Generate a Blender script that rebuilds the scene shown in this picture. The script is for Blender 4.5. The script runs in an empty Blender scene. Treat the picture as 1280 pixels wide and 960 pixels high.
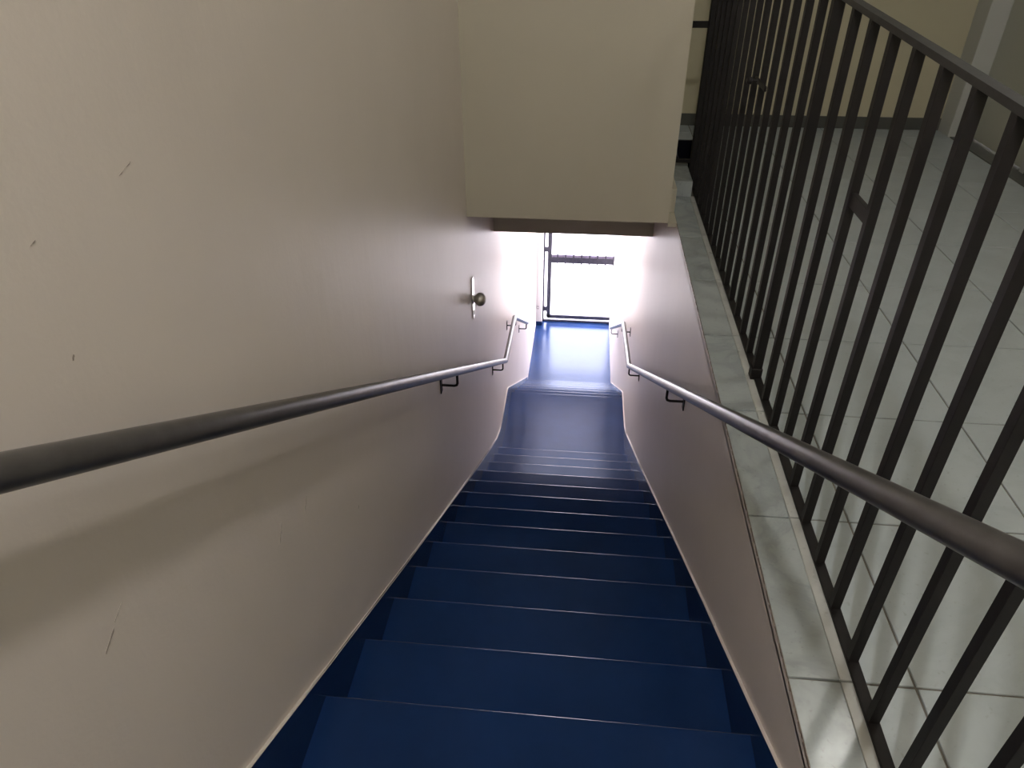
import bpy, bmesh, math, random
from mathutils import Vector, Matrix
random.seed(7)
scene = bpy.context.scene
COL = scene.collection

# ------------------------------------------------------------------ camera
R = ((0.9949577063, 0.1001701404, -0.0050105495),
     (0.0520047965, -0.5579750956, -0.8282265955),
     (-0.0857593303, 0.8237898611, -0.5603709494))      # rows: image right, image down, view direction
cam_data = bpy.data.cameras.new('camera')
cam_data.sensor_fit = 'HORIZONTAL'
cam_data.sensor_width = 36.0
cam_data.lens = 888.302 / 1280 * 36.0
cam_data.clip_start = 0.02
cam = bpy.data.objects.new('camera', cam_data)
COL.objects.link(cam)
cam.matrix_world = Matrix(((R[0][0], -R[1][0], -R[2][0], 0.0),
                           (R[0][1], -R[1][1], -R[2][1], 0.0),
                           (R[0][2], -R[1][2], -R[2][2], 1.3),
                           (0, 0, 0, 1)))
scene.camera = cam

# ------------------------------------------------------------------ sky, exposure, lamp and fill strengths
world = bpy.data.worlds.new('overcast_sky')
scene.world = world
world.use_nodes = True
bg = world.node_tree.nodes['Background']
bg.inputs['Color'].default_value = (0.93, 0.90, 1.03, 1)
bg.inputs['Strength'].default_value = 20.0
LAMP_NEAR = 820.0      # globe over the head of the stairs
FILL_PASSAGE = 5.0   # added fill panel under the low passage ceiling, unseen
FILL_HALL = 32.0      # added fill globe over the tiled hall, unseen
vs = scene.view_settings
vs.view_transform = 'Standard'
vs.look = 'None'
vs.gamma = 1.0
vs.use_curve_mapping = False
vs.exposure = 0.0

# ------------------------------------------------------------------ helpers
def link(o, parent=None):
    COL.objects.link(o)
    if parent is not None:
        o.parent = parent
    return o

def wloc(o):
    v = Vector((0, 0, 0))
    while o is not None:
        v += o.location
        o = o.parent
    return v

def finish(name, bm, mat, parent=None, smooth=False):
    """link the bmesh (world coordinates) as ONE object; top-level ones get their origin at the base"""
    bmesh.ops.recalc_face_normals(bm, faces=bm.faces)
    if parent is not None:
        off = wloc(parent)
        loc = Vector((0, 0, 0))
        if parent.type == 'EMPTY' or True:
            # the part's own origin sits at its own base
            xs = [v.co for v in bm.verts]
            c = Vector(((min(p.x for p in xs) + max(p.x for p in xs)) / 2,
                        (min(p.y for p in xs) + max(p.y for p in xs)) / 2,
                        min(p.z for p in xs)))
            loc = c - off
    else:
        xs = [v.co for v in bm.verts]
        c = Vector(((min(p.x for p in xs) + max(p.x for p in xs)) / 2,
                    (min(p.y for p in xs) + max(p.y for p in xs)) / 2,
                    min(p.z for p in xs)))
        loc = c
    bmesh.ops.translate(bm, verts=bm.verts, vec=-c)
    me = bpy.data.meshes.new(name)
    bm.to_mesh(me)
    bm.free()
    if smooth:
        for p in me.polygons:
            p.use_smooth = True
        try:
            me.set_sharp_from_angle(angle=math.radians(40))
        except Exception:
            pass
    me.materials.append(mat)
    o = bpy.data.objects.new(name, me)
    o.location = loc
    return link(o, parent)

def copy_mesh(src, name, loc, parent):
    o = bpy.data.objects.new(name, src.data)
    o.location = Vector(loc) - wloc(parent)
    return link(o, parent)

def thing(name, label, cat, loc, group=None):
    o = bpy.data.objects.new(name, None)
    o.empty_display_size = 0.1
    o.location = loc
    o['label'] = label
    o['category'] = cat
    if group:
        o['group'] = group
    return link(o)

def struct(o, label=None):
    o['kind'] = 'structure'
    if label:
        o['label'] = label
    return o

def add_box(bm, x0, x1, y0, y1, z0, z1, bevel=0.0, seg=1):
    g = bmesh.ops.create_cube(bm, size=1.0)
    vsn = g['verts']
    for v in vsn:
        v.co = Vector((x0 + (v.co.x + .5) * (x1 - x0), y0 + (v.co.y + .5) * (y1 - y0), z0 + (v.co.z + .5) * (z1 - z0)))
    if bevel > 0:
        es = list({e for v in vsn for e in v.link_edges})
        bmesh.ops.bevel(bm, geom=es, offset=bevel, segments=seg, affect='EDGES', profile=0.5)

def box(*a, **k):
    bm = bmesh.new()
    add_box(bm, *a, **k)
    return bm

def add_prism_yz(bm, pts, x0, x1):
    """outline in the y-z plane, pushed along x"""
    a = [bm.verts.new((x0, y, z)) for y, z in pts]
    b = [bm.verts.new((x1, y, z)) for y, z in pts]
    n = len(pts)
    bm.faces.new(a)
    bm.faces.new(b[::-1])
    for i in range(n):
        bm.faces.new((a[i], b[i], b[(i + 1) % n], a[(i + 1) % n]))

def add_tube(bm, path, r, sides=12):
    """round bar along a polyline with mitred corners and closed ends"""
    P = [Vector(p) for p in path]
    rings = []
    for i, p in enumerate(P):
        d0 = (P[i] - P[i - 1]).normalized() if i > 0 else (P[1] - P[0]).normalized()
        d1 = (P[i + 1] - P[i]).normalized() if i < len(P) - 1 else d0
        t = (d0 + d1).normalized()
        ref = Vector((1, 0, 0)) if abs(d0.x) < 0.7 else Vector((0, 0, 1))
        u = d0.cross(ref).normalized()
        w = d0.cross(u).normalized()
        ring = []
        for k in range(sides):
            a = 2 * math.pi * k / sides
            o = (u * math.cos(a) + w * math.sin(a)) * r
            # slide the ring point along d0 onto the mitre plane
            s = -(o.dot(t)) / max(0.2, d0.dot(t))
            ring.append(bm.verts.new(p + o + d0 * s))
        rings.append(ring)
    # keep rings aligned when the reference flips
    for i in range(len(rings) - 1):
        A, B = rings[i], rings[i + 1]
        best = min(range(sides), key=lambda s: sum((A[k].co - B[(k + s) % sides].co - (P[i] - P[i + 1])).length_squared for k in range(0, sides, 3)))
        rings[i + 1] = [B[(k + best) % sides] for k in range(sides)]
        B = rings[i + 1]
        for k in range(sides):
            bm.faces.new((A[k], A[(k + 1) % sides], B[(k + 1) % sides], B[k]))
    bm.faces.new(rings[0][::-1])
    bm.faces.new(rings[-1])

def add_lathe(bm, prof, origin, axis='x', sides=24):
    """profile of (distance along axis, radius)"""
    o = Vector(origin)
    rings = []
    for d, r in prof:
        ring = []
        for k in range(sides):
            a = 2 * math.pi * k / sides
            if axis == 'x':
                p = Vector((d, r * math.cos(a), r * math.sin(a)))
            else:
                p = Vector((r * math.cos(a), r * math.sin(a), d))
            ring.append(bm.verts.new(o + p))
        rings.append(ring)
    for A, B in zip(rings, rings[1:]):
        for k in range(sides):
            bm.faces.new((A[k], A[(k + 1) % sides], B[(k + 1) % sides], B[k]))
    bm.faces.new(rings[0][::-1])
    bm.faces.new(rings[-1])

# ------------------------------------------------------------------ materials
def new_mat(name):
    m = bpy.data.materials.new(name)
    m.use_nodes = True
    nt = m.node_tree
    return m, nt, nt.nodes['Principled BSDF']

def N(nt, kind, **kw):
    n = nt.nodes.new(kind)
    for k, v in kw.items():
        if k in n.inputs:
            n.inputs[k].default_value = v
        else:
            setattr(n, k, v)
    return n

def position(nt, scale=(1, 1, 1)):
    g = N(nt, 'ShaderNodeNewGeometry')
    mp = N(nt, 'ShaderNodeMapping')
    mp.inputs['Scale'].default_value = scale
    nt.links.new(g.outputs['Position'], mp.inputs['Vector'])
    return mp.outputs['Vector']

def ramp(nt, fac, stops):
    r = N(nt, 'ShaderNodeValToRGB')
    els = r.color_ramp.elements
    while len(els) < len(stops):
        els.new(0.5)
    for e, (p, c) in zip(els, stops):
        e.position = p
        e.color = (*c, 1)
    nt.links.new(fac, r.inputs['Fac'])
    return r.outputs['Color']

def paint(name, c, rough=0.5, mottling=0.05, bump=0.15, scale=(9, 9, 9), fine=0.0, spec=0.5):
    m, nt, b = new_mat(name)
    n = N(nt, 'ShaderNodeTexNoise', Scale=1.0, Detail=5.0, Roughness=0.6)
    nt.links.new(position(nt, (1.7, 1.7, 1.7)), n.inputs['Vector'])
    lo = tuple(v * (1 - mottling) for v in c)
    hi = tuple(min(1, v * (1 + mottling)) for v in c)
    nt.links.new(ramp(nt, n.outputs['Fac'], [(0.3, lo), (0.7, hi)]), b.inputs['Base Color'])
    b.inputs['Roughness'].default_value = rough
    b.inputs['Specular IOR Level'].default_value = spec
    if bump:
        n2 = N(nt, 'ShaderNodeTexNoise', Scale=1.0, Detail=3.0, Roughness=0.55)
        nt.links.new(position(nt, scale), n2.inputs['Vector'])
        bp = N(nt, 'ShaderNodeBump', Strength=bump, Distance=0.02)
        nt.links.new(n2.outputs['Fac'], bp.inputs['Height'])
        if fine:
            n3 = N(nt, 'ShaderNodeTexNoise', Scale=120.0, Detail=2.0)
            nt.links.new(position(nt), n3.inputs['Vector'])
            bp2 = N(nt, 'ShaderNodeBump', Strength=fine, Distance=0.002)
            nt.links.new(n3.outputs['Fac'], bp2.inputs['Height'])
            nt.links.new(bp2.outputs['Normal'], bp.inputs['Normal'])
        nt.links.new(bp.outputs['Normal'], b.inputs['Normal'])
    return m

def marble(name, base, vein, rough=0.25, vscale=2.6, amount=0.55):
    m, nt, b = new_mat(name)
    pos = position(nt, (1, 1, 1))
    w = N(nt, 'ShaderNodeTexNoise', Scale=vscale, Detail=7.0, Roughness=0.62, Distortion=1.6)
    nt.links.new(pos, w.inputs['Vector'])
    mid = tuple(a * (1 - amount * .5) + v * amount * .5 for a, v in zip(base, vein))
    full = tuple(a * (1 - amount) + v * amount for a, v in zip(base, vein))
    col = ramp(nt, w.outputs['Fac'], [(0.34, base), (0.47, mid), (0.52, full), (0.60, mid), (0.72, base)])
    d = N(nt, 'ShaderNodeTexNoise', Scale=70.0, Detail=2.0)
    nt.links.new(pos, d.inputs['Vector'])
    speck = ramp(nt, d.outputs['Fac'], [(0.25, (0.72, 0.70, 0.66)), (0.36, (1, 1, 1))])
    mx = N(nt, 'ShaderNodeMix', data_type='RGBA', blend_type='MULTIPLY')
    mx.inputs['Factor'].default_value = 0.6
    nt.links.new(col, mx.inputs[6])
    nt.links.new(speck, mx.inputs[7])
    nt.links.new(mx.outputs[2], b.inputs['Base Color'])
    rn = N(nt, 'ShaderNodeTexNoise', Scale=14.0, Detail=3.0)
    nt.links.new(pos, rn.inputs['Vector'])
    mr = N(nt, 'ShaderNodeMapRange')
    mr.inputs['To Min'].default_value = rough * .75
    mr.inputs['To Max'].default_value = rough * 1.4
    nt.links.new(rn.outputs['Fac'], mr.inputs['Value'])
    nt.links.new(mr.outputs['Result'], b.inputs['Roughness'])
    return m

def metal_paint(name, c, rough=0.45, grain=0.08, spec=0.5):
    m, nt, b = new_mat(name)
    n = N(nt, 'ShaderNodeTexNoise', Scale=26.0, Detail=4.0)
    nt.links.new(position(nt), n.inputs['Vector'])
    stops = [(0.35, tuple(v * .8 for v in c)), (0.65, tuple(v * 1.2 for v in c))]
    nt.links.new(ramp(nt, n.outputs['Fac'], stops), b.inputs['Base Color'])
    b.inputs['Roughness'].default_value = rough
    b.inputs['Specular IOR Level'].default_value = spec
    n2 = N(nt, 'ShaderNodeTexNoise', Scale=60.0, Detail=2.0)
    nt.links.new(position(nt), n2.inputs['Vector'])
    bp = N(nt, 'ShaderNodeBump', Strength=grain, Distance=0.004)
    nt.links.new(n2.outputs['Fac'], bp.inputs['Height'])
    nt.links.new(bp.outputs['Normal'], b.inputs['Normal'])
    return m

def plain(name, c, rough=0.5, metallic=0.0, spec=0.5):
    m, nt, b = new_mat(name)
    n = N(nt, 'ShaderNodeTexNoise', Scale=18.0, Detail=3.0)
    nt.links.new(position(nt), n.inputs['Vector'])
    nt.links.new(ramp(nt, n.outputs['Fac'], [(0.3, tuple(v * .93 for v in c)), (0.7, tuple(min(1, v * 1.05) for v in c))]), b.inputs['Base Color'])
    b.inputs['Roughness'].default_value = rough
    b.inputs['Metallic'].default_value = metallic
    b.inputs['Specular IOR Level'].default_value = spec
    return m

def emitter(name, c, s):
    m, nt, b = new_mat(name)
    b.inputs['Base Color'].default_value = (*c, 1)
    b.inputs['Emission Color'].default_value = (*c, 1)
    b.inputs['Emission Strength'].default_value = s
    return m

M_WALL = paint('cream_wall_paint', (0.71, 0.645, 0.595), rough=0.42, mottling=0.03, bump=0.12, scale=(7, 7, 2.6), fine=0.15)
M_YELLOW = paint('yellow_wall_paint', (0.50, 0.465, 0.335), rough=0.55, mottling=0.03, bump=0.12, scale=(6, 6, 4), fine=0.12)
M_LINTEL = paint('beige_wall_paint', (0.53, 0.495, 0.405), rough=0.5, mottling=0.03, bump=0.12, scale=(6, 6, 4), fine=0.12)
M_WHITE = paint('white_wall_paint', (0.72, 0.71, 0.70), rough=0.45, mottling=0.02, bump=0.08, scale=(7, 7, 4))
M_CEIL = paint('ceiling_paint', (0.70, 0.67, 0.60), rough=0.7, mottling=0.02, bump=0.1)
M_NAVY = paint('navy_floor_paint', (0.008, 0.026, 0.093), rough=0.21, mottling=0.22, bump=0.04, scale=(14, 14, 14), fine=0.0, spec=0.30)
M_NAVY.node_tree.nodes['Principled BSDF'].inputs['Specular Tint'].default_value = (0.50, 0.64, 1.0, 1)
M_TILE = marble('grey_tile', (0.44, 0.495, 0.525), (0.34, 0.385, 0.41), rough=0.30, vscale=2.2, amount=0.45)
M_LEDGE = marble('veined_marble', (0.40, 0.44, 0.45), (0.22, 0.25, 0.26), rough=0.2, vscale=3.0, amount=0.5)
M_EDGE = marble('pale_marble_edging', (0.46, 0.475, 0.46), (0.38, 0.39, 0.37), rough=0.28, vscale=5.0, amount=0.4)
M_GROUT = plain('tile_grout', (0.17, 0.158, 0.138), rough=0.9)
M_IRON = metal_paint('dark_brown_iron_paint', (0.0085, 0.0070, 0.0075), rough=0.55, spec=0.3)
M_RAIL = metal_paint('dark_grey_rail_paint', (0.056, 0.052, 0.051), rough=0.30, grain=0.0)
M_TOP = metal_paint('dark_grey_iron_paint', (0.030, 0.030, 0.030), rough=0.5, spec=0.3)
M_GREY = paint('pale_grey_paint', (0.50, 0.51, 0.49), rough=0.5, mottling=0.02, bump=0.06)
M_GATE = metal_paint('slate_gate_paint', (0.050, 0.050, 0.070), rough=0.4)
M_GATE_LIGHT = metal_paint('lavender_gate_paint', (0.20, 0.18, 0.26), rough=0.4)
M_BASE = plain('dark_grey_baseboard', (0.070, 0.072, 0.066), rough=0.4)
M_SILL = plain('grey_stone_sill', (0.10, 0.105, 0.10), rough=0.35)
M_DOOR = paint('grey_green_door_paint', (0.47, 0.475, 0.41), rough=0.4, mottling=0.02, bump=0.03)
M_SATIN = plain('satin_nickel', (0.62, 0.60, 0.56), rough=0.48, metallic=1.0)
M_PLATE = plain('polished_nickel', (0.80, 0.79, 0.77), rough=0.22, metallic=1.0)
M_SCUFF = plain('grey_scuff', (0.34, 0.29, 0.26), rough=0.7)
M_WORN = plain('brown_worn_plaster', (0.16, 0.125, 0.10), rough=0.8)
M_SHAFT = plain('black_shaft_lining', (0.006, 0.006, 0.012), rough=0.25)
M_GLINT = plain('painted_glint', (0.06, 0.06, 0.07), rough=0.4)  # highlight tone put into the colour
M_GROUND = paint('pale_concrete', (0.55, 0.54, 0.53), rough=0.85, mottling=0.08, bump=0.2)
M_FIX = plain('white_lamp_base', (0.75, 0.75, 0.73), rough=0.4)
M_SWITCH = plain('grey_plastic', (0.45, 0.43, 0.44), rough=0.4)

# ------------------------------------------------------------------ dimensions
XL, XR = -0.575, 0.463                 # faces of the stairwell walls
XO = 0.600                             # railing line on the ledge
TREAD, RISE = 0.2885, 0.1679
def nose_y(k): return 0.978 + TREAD * k
def nose_z(k): return -0.324 - RISE * k
Z_LAND = nose_z(13)                    # -2.507
Y_LAND0, Y_LAND1 = nose_y(12), 5.47
Z_LOW = Z_LAND - 7 * RISE              # -3.682
Y_GATE = 9.0
CEIL = 2.75
X_FAR = 2.506
Y_BACK = 5.27
Y_REAR = -2.2

# ------------------------------------------------------------------ large structure
wall_left = struct(finish('wall_left', box(XL - .14, XL, Y_REAR, 9.03, Z_LOW - .2, CEIL), M_WALL), 'tall cream left wall of the stairwell')

bm = bmesh.new()                                                     # wall under the marble ledge, and its run along the lower passage
add_box(bm, XR, XO, 0.36, 8.93, Z_LOW - .2, -0.30)
add_box(bm, XR, XO, 0.36, 4.10, -0.30, -0.022)
add_box(bm, XR, XR + .0006, 0.36, 4.10, -0.03, -0.006)
add_box(bm, XR, 0.50, 4.10, 4.90, -0.30, -0.02)
add_box(bm, XR, XO, 4.90, 8.93, -0.30, -0.02)
struct(finish('wall_right', bm, M_WALL), 'cream wall below the marble ledge')

struct(finish('wall_lintel', box(XL, 0.420, 3.379, 3.53, 0.0, CEIL), M_LINTEL), 'beige wall hanging over the stairs')
bm = bmesh.new()
add_box(bm, XL, XR, 3.53, 4.41, 0.0, 0.12)
struct(finish('ceiling_recess', bm, M_LINTEL))
struct(finish('ceiling_passage', box(XL, XR, 4.56, 9.03, -0.49, -0.30), M_LINTEL))
struct(finish('trim_beam', box(XL, XR, 4.41, 4.56, -0.492, 0.12), M_LINTEL), 'beam across the passage below the hanging wall')
bm = bmesh.new()
add_box(bm, 0.420, XR, 3.379, 4.10, -0.02, 0.0)
struct(finish('trim_pocket', bm, M_LINTEL))

struct(finish('wall_far', box(XL - .14, X_FAR + .14, Y_BACK, Y_BACK + .14, -0.4, CEIL), M_YELLOW), 'yellow far wall of the tiled hall')
struct(finish('wall_rear', box(XL - .14, X_FAR + .14, Y_REAR - .14, Y_REAR, -0.3, CEIL), M_YELLOW))
bm = bmesh.new()
add_box(bm, X_FAR, X_FAR + .14, Y_REAR, 4.30, -0.2, CEIL)
add_box(bm, X_FAR, X_FAR + .14, 4.30, 5.12, 2.05, CEIL)
add_box(bm, X_FAR + .056, X_FAR + .14, 4.30, 5.12, -0.2, 2.05)
struct(finish('wall_hall', bm, M_YELLOW))
struct(finish('ceiling', box(XL - .14, X_FAR + .14, Y_REAR - .14, Y_BACK + .14, CEIL, CEIL + .15), M_CEIL))
struct(finish('trim_pillar', box(2.388, X_FAR + .14, 5.09, Y_BACK, -0.02, CEIL, bevel=.004), M_GREY), 'white pillar in the corner of the tiled hall')

# lower end: wall above the gate, jamb, floor
struct(finish('wall_gate', box(XL, 0.75, 8.93, 9.03, -1.10, -0.30), M_WALL))
bm = bmesh.new()
add_box(bm, XO - .02, 0.75, 8.93, 9.03, Z_LOW - .2, -1.10)
struct(finish('wall_gate_side', bm, M_WALL))
struct(finish('trim_jamb', box(XL, -0.492, 8.86, 9.03, Z_LOW, -1.10, bevel=.003), M_WHITE), 'white jamb beside the metal gate')
struct(finish('baseboard_jamb', box(XL, -0.490, 8.852, 8.864, Z_LOW, Z_LOW + .055), M_NAVY), 'blue painted foot of the white jamb')
struct(finish('floor_ground', box(XL, XO, 7.2, 9.05, Z_LOW - .15, Z_LOW), M_NAVY), 'blue painted floor before the gate')
struct(finish('ground_outside', box(-14, 14, 9.05, 40, Z_LOW - .25, Z_LOW - .05), M_GROUND))

# landing between the flights, and the head of the stairs
bm = bmesh.new()
add_box(bm, XL, XR, Y_LAND0 - .02, Y_LAND1, Z_LAND - .2, Z_LAND, bevel=.007, seg=4)
struct(finish('floor_landing', bm, M_NAVY), 'blue painted landing between the two flights')
bm = bmesh.new()
add_box(bm, XL, XR, Y_REAR, nose_y(-2), -0.17, 0.0, bevel=.007, seg=4)
struct(finish('floor_head', bm, M_NAVY), 'blue painted floor at the head of the stairs')

# ------------------------------------------------------------------ tiled hall floor: grout bed and single tiles
PX0, PX1, PY0, PY1 = 0.500, 0.712, 4.10, 4.90                        # dark shaft behind the railing corner
bm = bmesh.new()
add_box(bm, XO, X_FAR, 0.36, PY0, -0.20, -0.004)
add_box(bm, XR, X_FAR, Y_REAR, 0.36, -0.20, -0.004)
add_box(bm, PX1, X_FAR, PY0, PY1, -0.20, -0.004)
add_box(bm, XR, X_FAR, PY1, Y_BACK, -0.20, -0.004)
floor_hall = struct(finish('floor', bm, M_GROUT), 'floor of pale grey tiles beyond the railing')
xl = [0.6125, 0.712, 1.161, 1.610, 2.059, 2.398]
yl = [Y_REAR] + [0.910 + 0.461 * k for k in range(-6, 10)] + [Y_BACK]
proto = {}
GAP = 0.0026
def tile(x0, x1, y0, y1):
    key = (round(x1 - x0, 3), round(y1 - y0, 3))
    if key[0] < .02 or key[1] < .02:
        return
    c = ((x0 + x1) / 2, (y0 + y1) / 2, -0.012 + random.uniform(-.0005, .0004))
    if key not in proto:
        b_ = box(-key[0] / 2 + GAP, key[0] / 2 - GAP, -key[1] / 2 + GAP, key[1] / 2 - GAP, 0, 0.012, bevel=.0012)
        bmesh.ops.recalc_face_normals(b_, faces=b_.faces)
        me = bpy.data.meshes.new('tile')
        b_.to_mesh(me)
        b_.free()
        me.materials.append(M_TILE)
        proto[key] = me
    o = bpy.data.objects.new('tile', proto[key])
    o.location = Vector(c) - wloc(floor_hall)
    link(o, floor_hall)
for i in range(len(xl) - 1):
    for j in range(len(yl) - 1):
        x0, x1, y0, y1 = xl[i], xl[i + 1], yl[j], yl[j + 1]
        if i == 0 and y1 > PY0 and y0 < PY1:
            if y0 < PY0:
                tile(x0, x1, y0, PY0)
            if y1 > PY1:
                tile(x0 - .11, x1, PY1, y1)
        else:
            tile(x0, x1, y0, y1)

# dark shaft
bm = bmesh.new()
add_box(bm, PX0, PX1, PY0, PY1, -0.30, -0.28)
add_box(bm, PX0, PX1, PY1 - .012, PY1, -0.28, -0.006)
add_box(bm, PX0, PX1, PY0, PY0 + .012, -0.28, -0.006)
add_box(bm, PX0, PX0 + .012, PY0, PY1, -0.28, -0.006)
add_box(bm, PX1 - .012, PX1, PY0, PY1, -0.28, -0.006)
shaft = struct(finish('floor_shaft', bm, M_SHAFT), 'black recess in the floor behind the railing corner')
bm = bmesh.new()
add_tube(bm, [(0.600, PY1 - .014, -.05), (0.612, PY1 - .014, -.10), (0.626, PY1 - .014, -.13), (0.618, PY1 - .014, -.18)], 0.004, 6)
finish('glint_streak', bm, M_GLINT, shaft)  # pale rod standing in for highlights inside the recess

# marble ledge along the top of the stairwell wall
ledge = struct(finish('trim_ledge', box(XR + .0010, XO + .010, 0.36, 4.10, -0.022, -0.006), M_GROUT), 'veined marble ledge along the foot of the railing')
ys = [0.36] + [0.910 + 0.461 * k for k in range(0, 7)] + [3.775]
for j in range(len(ys) - 1):
    g = 0.0026 if j else 0.0
    finish('marble_slab', box(XR + .0008, 0.5650, ys[j] + g, ys[j + 1] - .0026, -0.020, 0.0006 * (j % 2), bevel=.0008), M_LEDGE, ledge)
    finish('edging_strip', box(0.5656, XO + .009, ys[j] + g, ys[j + 1] - .0015, -0.012, 0.0016, bevel=.0012), M_EDGE, ledge)
bm = bmesh.new()                                                     # ragged brown edge where the plaster meets the marble
y = 0.40
while y < 3.75:
    d = random.uniform(.02, .07)
    h0, h1, h2 = (random.uniform(.002, .0065) for _ in range(3))
    add_prism_yz(bm, [(y, -.0005), (y + d, -.0005), (y + d, -.0005 - h0), (y + d * .6, -.0005 - h1), (y + d * .25, -.0005 - h2)], XR - .0007, XR + .001)
    y += d
finish('worn_edge', bm, M_WORN, ledge)
finish('end_step', box(XR - .006, 0.5730, 3.775, 4.092, -0.012, 0.080, bevel=.003), M_LEDGE, ledge)
finish('step_edge', box(XR - .006, 0.5730, 4.046, 4.094, 0.080, 0.088, bevel=.002), M_SILL, ledge)

# baseboards and sill of the hall
struct(finish('baseboard_far', box(XL, 2.388, Y_BACK - .014, Y_BACK, -0.002, 0.078, bevel=.002), M_BASE), 'dark grey baseboard under the yellow wall')
struct(finish('baseboard_hall', box(X_FAR - .016, X_FAR, Y_REAR, 4.30, -0.002, 0.085, bevel=.002), M_BASE))
struct(finish('trim_sill', box(2.400, X_FAR + .03, 0.0, 5.09, -0.03, 0.004, bevel=.002), M_SILL), 'grey stone strip along the foot of the door')
# door at the far right
door = struct(finish('door_1', box(2.508, 2.550, 4.365, 5.088, 0.016, 2.046, bevel=.003), M_DOOR), 'plain grey green door beside the white pillar')
struct(finish('trim_casing', box(X_FAR - .012, X_FAR + .06, 4.30, 4.362, 0.0, 2.06, bevel=.003), M_GREY), 'white casing on the near side of the grey green door')

# painted skirting bands of the stairs
def skirting(name, x0, x1, top):
    pts = top + [(7.36, Z_LOW - .02), (7.10, Z_LOW - .02), (Y_LAND1 - .1, Z_LAND - .18), (Y_LAND0 - .1, Z_LAND - .18), (0.30, -.25)]
    bm_ = bmesh.new()
    add_prism_yz(bm_, pts, x0, x1)
    bmesh.ops.triangulate(bm_, faces=[f for f in bm_.faces if len(f.verts) > 4])
    o = struct(finish(name, bm_, M_NAVY))
    lip = bmesh.new()                                               # rough plaster edge where the blue paint stops
    xa, xb = (x0, x1 + .002) if x0 < 0 else (x0 - .002, x1)
    for (ya, za), (yb, zb) in zip(top, top[1:]):
        n = max(1, int((yb - ya) / .16))
        for i in range(n):
            u, v = i / n, (i + 1) / n
            pa, pb = (ya + (yb - ya) * u, za + (zb - za) * u), (ya + (yb - ya) * v, za + (zb - za) * v)
            h = random.uniform(.0015, .0040)
            add_prism_yz(lip, [pa, pb, (pb[0], pb[1] + h), (pa[0], pa[1] + h)], xa, xb)
    finish('plaster_edge', lip, M_WALL, o)
    return o
skirting('baseboard_left', XL - .002, XL + .006,
         [(0.30, 0.165), (0.644, -0.045), (1.006, -0.262), (1.662, -0.650), (2.4, -1.076), (3.3, -1.594), (4.068, -2.025), (4.32, -2.155), (4.50, -2.222), (4.65, -2.245), (5.09, -2.222), (5.16, -2.250), (7.05, -3.400), (7.36, -3.585)])
skirting('baseboard_right', XR - .006, XR + .002,
         [(0.30, 0.130), (0.822, -0.167), (1.059, -0.302), (1.586, -0.594), (2.268, -0.979), (3.632, -1.755), (4.30, -2.120), (4.60, -2.285), (4.78, -2.385), (4.95, -2.445), (5.49, -2.470), (5.56, -2.500), (7.36, -3.605)])

# ------------------------------------------------------------------ the two flights
def step_mesh(x0, x1, y0, y1, z, drop):
    """solid step: tread with a rounded nosing, riser under it"""
    r = 0.009
    pts = [(y0 - .01, z), (y1 - r, z)]
    for a in (15, 30, 45, 60, 75, 90):
        t = math.radians(a)
        pts.append((y1 - r + r * math.sin(t), z - r + r * math.cos(t)))
    pts += [(y1, z - .028), (y1 - .007, z - .034), (y1 - .007, z - drop - .05), (y0 - .01, z - drop - .05)]
    bm_ = bmesh.new()
    add_prism_yz(bm_, pts, x0, x1)
    return bm_
def flight(name, label, y_first, z_first, n):
    t = thing(name, label, 'stairs', ((XL + XR) / 2, y_first, z_first - n * RISE))
    first = None
    for k in range(n):
        y1 = y_first + TREAD * (k + 1)
        z = z_first - RISE * (k + 1)
        if first is None:
            first = finish('step', step_mesh(XL + .0005, XR - .0005, y1 - TREAD, y1, z, RISE), M_NAVY, t)
            d = wloc(first) - Vector((0, y1, z))
        else:
            copy_mesh(first, 'step', Vector((0, y1, z)) + d, t)
    return t
flight('stair_flight', 'long upper flight of dark navy steps in front, leading down to the landing', nose_y(-2), nose_z(-2), 14)
flight('stair_flight', 'short lower flight of brightly lit blue steps beyond the landing', Y_LAND1, Z_LAND, 6)

# ------------------------------------------------------------------ handrails on the stairwell walls
def handrail(label, x, wall_x, path, brackets):
    t = thing('handrail', label, 'handrail', (x, path[0][0], path[-1][1]))
    bm_ = bmesh.new()
    add_tube(bm_, [(x, y, z) for y, z in path], 0.0185, 20)
    finish('rail', bm_, M_RAIL, t, smooth=True)
    def zr(y):
        for (a, za), (b, zb) in zip(path, path[1:]):
            if a <= y <= b:
                return za + (zb - za) * (y - a) / (b - a)
        return path[-1][1]
    s = 1 if wall_x > x else -1
    for y in brackets:
        z = zr(y)
        bm_ = bmesh.new()
        zl = z - 0.075
        add_tube(bm_, [(x, y, z - .012), (x, y, zl + .014), (x + s * .004, y, zl + .004), (x + s * .014, y, zl), (wall_x - s * .004, y, zl)], 0.0055, 8)
        br = finish('bracket', bm_, M_IRON, t, smooth=True)
        bm_ = bmesh.new()
        add_box(bm_, min(wall_x, wall_x - s * .005), max(wall_x, wall_x - s * .005), y - .016, y + .016, zl - .038, zl + .038, bevel=.0015)
        finish('wall_plate', bm_, M_IRON, br)
    return t
handrail('dark grey round handrail on the left wall with its shadow below', XL + .075, XL,
         [(0.06, 1.105), (4.365, -1.466), (5.045, -1.478), (6.30, -2.225)], [0.12, 2.52, 4.19, 5.13, 6.22])
handrail('dark grey round handrail on the right wall, in front of the railing', XR - .075, XR,
         [(0.06, 1.064), (4.335, -1.440), (5.215, -1.585), (6.98, -2.625)], [0.12, 2.46, 4.27, 5.34, 6.90])

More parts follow.
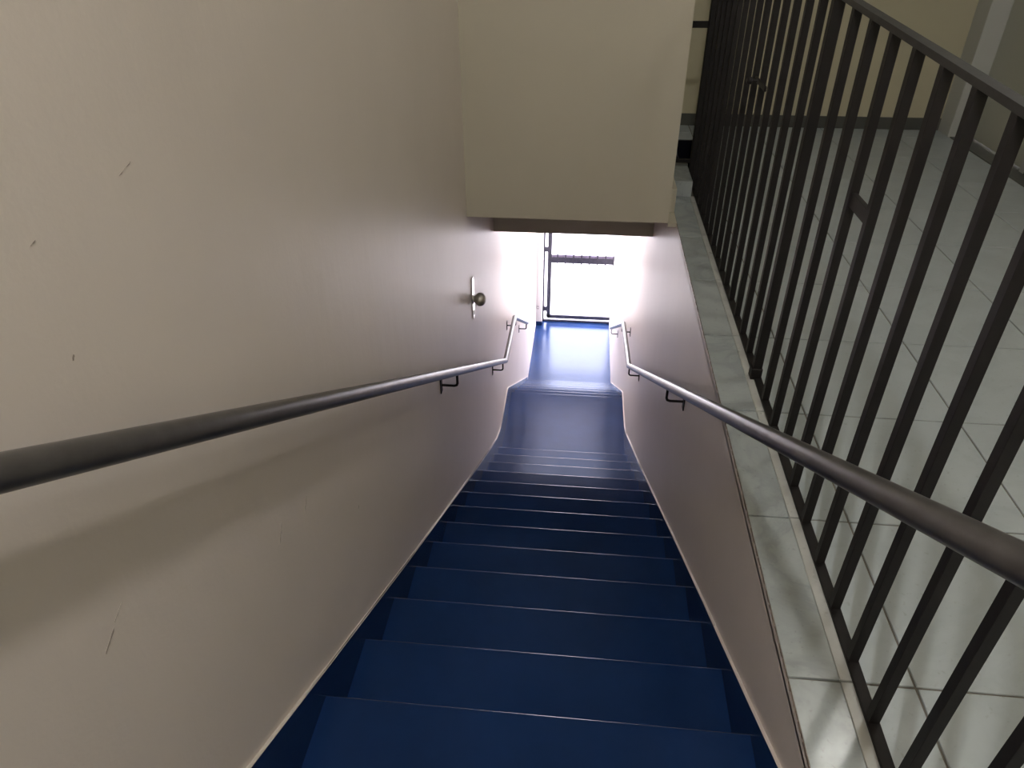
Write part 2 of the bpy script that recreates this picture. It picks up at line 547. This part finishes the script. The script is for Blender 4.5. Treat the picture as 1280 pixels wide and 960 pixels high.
# ------------------------------------------------------------------ iron railing on the ledge
rl = thing('stair_railing', 'dark brown iron railing of square bars standing on the marble ledge', 'railing', (XO, 2.0, 0.0))
finish('bottom_rail', box(XO - .012, XO + .012, 0.02, 2.012, 0.0025, 0.0105, bevel=.001), M_IRON, rl)
finish('bottom_rail', box(XO - .012, XO + .012, 2.056, 4.04, 0.0025, 0.0105, bevel=.001), M_IRON, rl)
def zt(y): return 1.056 + 0.055 * (y - 1.1)                         # the top rail climbs a little along its length
bm = bmesh.new()
add_prism_yz(bm, [(0.02, zt(.02)), (4.068, zt(4.068)), (4.068, zt(4.068) + .013), (0.02, zt(.02) + .013)], XO - .0115, XO + .0115)
finish('top_rail', bm, M_TOP, rl)
bar = None
bars = [0.828 + 0.1325 * k for k in range(-6, 9)] + [2.172 + 0.1325 * k for k in range(0, 14)]
for y in bars:
    if bar is None:
        bar = finish('baluster', box(XO - .010, XO + .010, y - .010, y + .010, 0.0095, zt(y) + .002, bevel=.001), M_IRON, rl)
        dz, h0 = wloc(bar).z, zt(y)
    else:
        c = copy_mesh(bar, 'baluster', (XO, y, dz), rl)
        c.scale.z = (zt(y) + .002 - dz) / (h0 + .002 - dz)
finish('post', box(XO - .019, XO + .009, 2.012, 2.040, 0.0025, zt(2.0) + .002, bevel=.002), M_IRON, rl)
finish('post_foot', box(XO - .024, XO + .011, 2.007, 2.044, 0.001, 0.042, bevel=.002), M_IRON, rl)
finish('corner_post', box(XO - .018, XO + .018, 4.032, 4.068, -0.002, zt(4.03) + .002, bevel=.002), M_IRON, rl)
finish('return_rail', box(0.10, XO, 4.040, 4.060, 0.775, 0.805, bevel=.002), M_IRON, rl)
finish('return_rail', box(0.10, XO, 4.040, 4.060, 0.098, 0.118, bevel=.002), M_IRON, rl)
finish('return_rail', box(0.10, XO, 4.040, 4.060, zt(4.05), zt(4.05) + .013, bevel=.002), M_IRON, rl)
finish('link_plate', box(XO - .006, XO + .006, 1.488, 1.622, 0.732, 0.764, bevel=.001), M_IRON, rl)
lt = finish('latch', box(XO - .016, XO - .008, 2.590, 2.760, 0.772, 0.790, bevel=.002), M_IRON, rl)
bm = bmesh.new()
add_lathe(bm, [(0, .006), (-.018, .006), (-.020, .012), (-.030, .013), (-.036, .008)], (XO - .020, 2.70, 0.786), 'x', 12)
finish('latch_knob', bm, M_IRON, lt, smooth=True)

# ------------------------------------------------------------------ knob on the left wall
kn = thing('door_knob', 'round satin nickel knob on a long shiny plate on the left wall', 'knob', (XL, 3.455, -0.62))
bm = bmesh.new()
seg = 14
outl = []
for i in range(seg + 1):
    u = i / seg
    z = -0.618 + 0.246 * u
    w = 0.034 * (min(1.0, math.sin(math.pi * (0.06 + 0.88 * u)) ** 0.45))
    outl.append((w, z))
ptsY = [(3.455 + w, z) for w, z in outl] + [(3.455 - w, z) for w, z in outl[::-1]]
add_prism_yz(bm, ptsY, XL, XL + .006)
bmesh.ops.triangulate(bm, faces=[f for f in bm.faces if len(f.verts) > 4])
finish('back_plate', bm, M_PLATE, kn)
bm = bmesh.new()
add_lathe(bm, [(0.004, .028), (.008, .028), (.010, .016), (.014, .019), (.022, .029), (.034, .0365), (.046, .0375), (.058, .034), (.068, .025), (.074, .012)], (XL, 3.455, -0.500), 'x', 24)
finish('knob', bm, M_SATIN, kn, smooth=True)
bm = bmesh.new()
add_box(bm, XL + .004, XL + .0085, 3.449, 3.461, -0.594, -0.566, bevel=.002)
finish('keyhole_cover', bm, M_SATIN, kn)

# scuffs and scratches on the left wall (long-lived marks with a shape of their own)
def scuff(y, z, dy, dz, w):
    bm_ = bmesh.new()
    n = 6
    up, lo = [], []
    for i in range(n + 1):
        u = i / n
        j = w * (0.35 + random.random() * .65) * (0.3 if i in (0, n) else 1)
        up.append((y + dy * u + j / 2, z + dz * u + random.uniform(-w, w) * .2))
        lo.append((y + dy * u - j / 2, z + dz * u))
    add_prism_yz(bm_, up + lo[::-1], XL - .0004, XL + .0006)
    bmesh.ops.triangulate(bm_, faces=[f for f in bm_.faces if len(f.verts) > 4])
    finish('scuff_mark', bm_, M_SCUFF, wall_left)
for a in [(0.502, 0.510, 0.027, 0.016, .006), (0.534, 0.531, 0.024, 0.012, .003), (0.959, 0.226, 0.027, 0.036, .0035),
          (1.089, 0.189, 0.023, 0.026, .0025), (0.822, 1.022, 0.031, 0.008, .005), (0.645, 1.004, 0.009, 0.003, .004),
          (0.639, 0.866, 0.004, 0.006, .004), (1.388, -0.089, 0.006, 0.008, .004)]:
    scuff(*a)

# ------------------------------------------------------------------ small things near the gate
hk = thing('wall_hook', 'tiny grey hook high on the left wall near the gate', 'hook', (XL, 7.60, -2.40))
bm = bmesh.new()
add_tube(bm, [(XL - .002, 7.57, -2.385), (XL + .030, 7.60, -2.385), (XL + .034, 7.66, -2.400)], 0.007, 8)
finish('hook', bm, M_SWITCH, hk, smooth=True)
sb = thing('bell_push', 'small grey bell push on the white jamb left of the gate', 'bell', (-.56, 8.86, -3.425))
finish('bell_plate', box(-.570, -.528, 8.848, 8.860, -3.428, -3.372, bevel=.003), M_SWITCH, sb)
bm = bmesh.new()
add_box(bm, -.556, -.542, 8.842, 8.850, -3.407, -3.393, bevel=.002)
finish('bell_button', bm, M_FIX, sb)

# ------------------------------------------------------------------ metal gate at the bottom
gt = thing('metal_gate', 'slate metal gate frame against the bright daylight at the bottom', 'gate', (0.04, Y_GATE, Z_LOW))
GY0, GY1 = 8.985, 9.015
finish('jamb_bar', box(-.492, -.470, GY0, GY1, Z_LOW, -1.10, bevel=.001), M_GATE, gt)
finish('stile', box(-.436, -.380, GY0, GY1, -3.62, -1.14, bevel=.002), M_GATE, gt)
finish('stile', box(0.545, 0.578, GY0, GY1, -3.62, -1.14, bevel=.002), M_GATE, gt)
finish('bottom_rail', box(-.425, 0.578, GY0, GY1, -3.636, -3.580, bevel=.002), M_GATE, gt)
finish('top_rail', box(-.425, 0.578, GY0, GY1, -1.180, -1.140, bevel=.002), M_GATE, gt)
finish('threshold', box(-.490, 0.578, GY0 - .006, GY1, Z_LOW, Z_LOW + .028, bevel=.002), M_GATE, gt)
band = finish('mid_rail', box(-.392, 0.548, GY0 + .004, GY1 - .004, -2.778, -2.692, bevel=.002), M_GATE, gt)
finish('mid_rail_cap', box(-.392, 0.548, GY0 + .002, GY1 - .002, -2.690, -2.655, bevel=.002), M_GATE_LIGHT, gt)
pk = None
for k in range(9):
    x = -.300 + .108 * k
    if pk is None:
        pk = finish('picket', box(x - .009, x + .009, GY0 - .006, GY0 + .006, -2.795, -2.640, bevel=.001), M_GATE, gt)
        pz = wloc(pk)
    else:
        copy_mesh(pk, 'picket', (x, pz.y, pz.z), gt)
finish('lock_box', box(0.470, 0.552, GY0 - .012, GY1, -2.765, -2.668, bevel=.003), M_GATE, gt)
for z in (-2.585, -3.490):
    finish('hinge', box(-.476, -.423, GY0 + .002, GY1 - .002, z - .035, z + .035, bevel=.004), M_GATE, gt)

# ------------------------------------------------------------------ ceiling lamp and added fill lights (above the frame)
def globe(name, label, x, y, r, strength, colour, z=CEIL):
    t = thing(name, label, 'lamp', (x, y, z - .02 - 2 * r))
    bm_ = bmesh.new()
    add_lathe(bm_, [(0, .075), (-.02, .075), (-.03, .05)], (x, y, z), 'z', 20)
    finish('lamp_base', bm_, M_FIX, t, smooth=True)
    bm_ = bmesh.new()
    bmesh.ops.create_uvsphere(bm_, u_segments=20, v_segments=12, radius=r)
    bmesh.ops.translate(bm_, verts=bm_.verts, vec=(x, y, z - .025 - r))
    finish('lamp_globe', bm_, emitter(name + '_glow', colour, strength), t, smooth=True)
globe('ceiling_lamp', 'warm white globe lamp on the ceiling over the head of the stairs', 0.00, -0.50, 0.055, LAMP_NEAR, (1.0, 0.96, 0.905))
globe('ceiling_lamp', 'dim white fill globe, added and unseen, on the ceiling over the tiled floor', 1.55, 2.30, 0.12, FILL_HALL, (1.0, 0.99, 0.95))  # unseen fill, added to weaken the bar shadows on the tiles
# flat fill light, added out of view to brighten the landing
pl = thing('passage_fill', 'long flat white fill panel, added unseen under the low passage ceiling over the landing', 'lamp', (-.056, 6.60, -0.532))
finish('fill_housing', box(-.50, .388, 5.18, 8.02, -0.525, -0.4902, bevel=.004), M_FIX, pl)
finish('fill_panel', box(-.48, .368, 5.20, 8.00, -0.532, -0.524), emitter('panel_glow', (1.0, 0.93, 0.98), FILL_PASSAGE), pl)
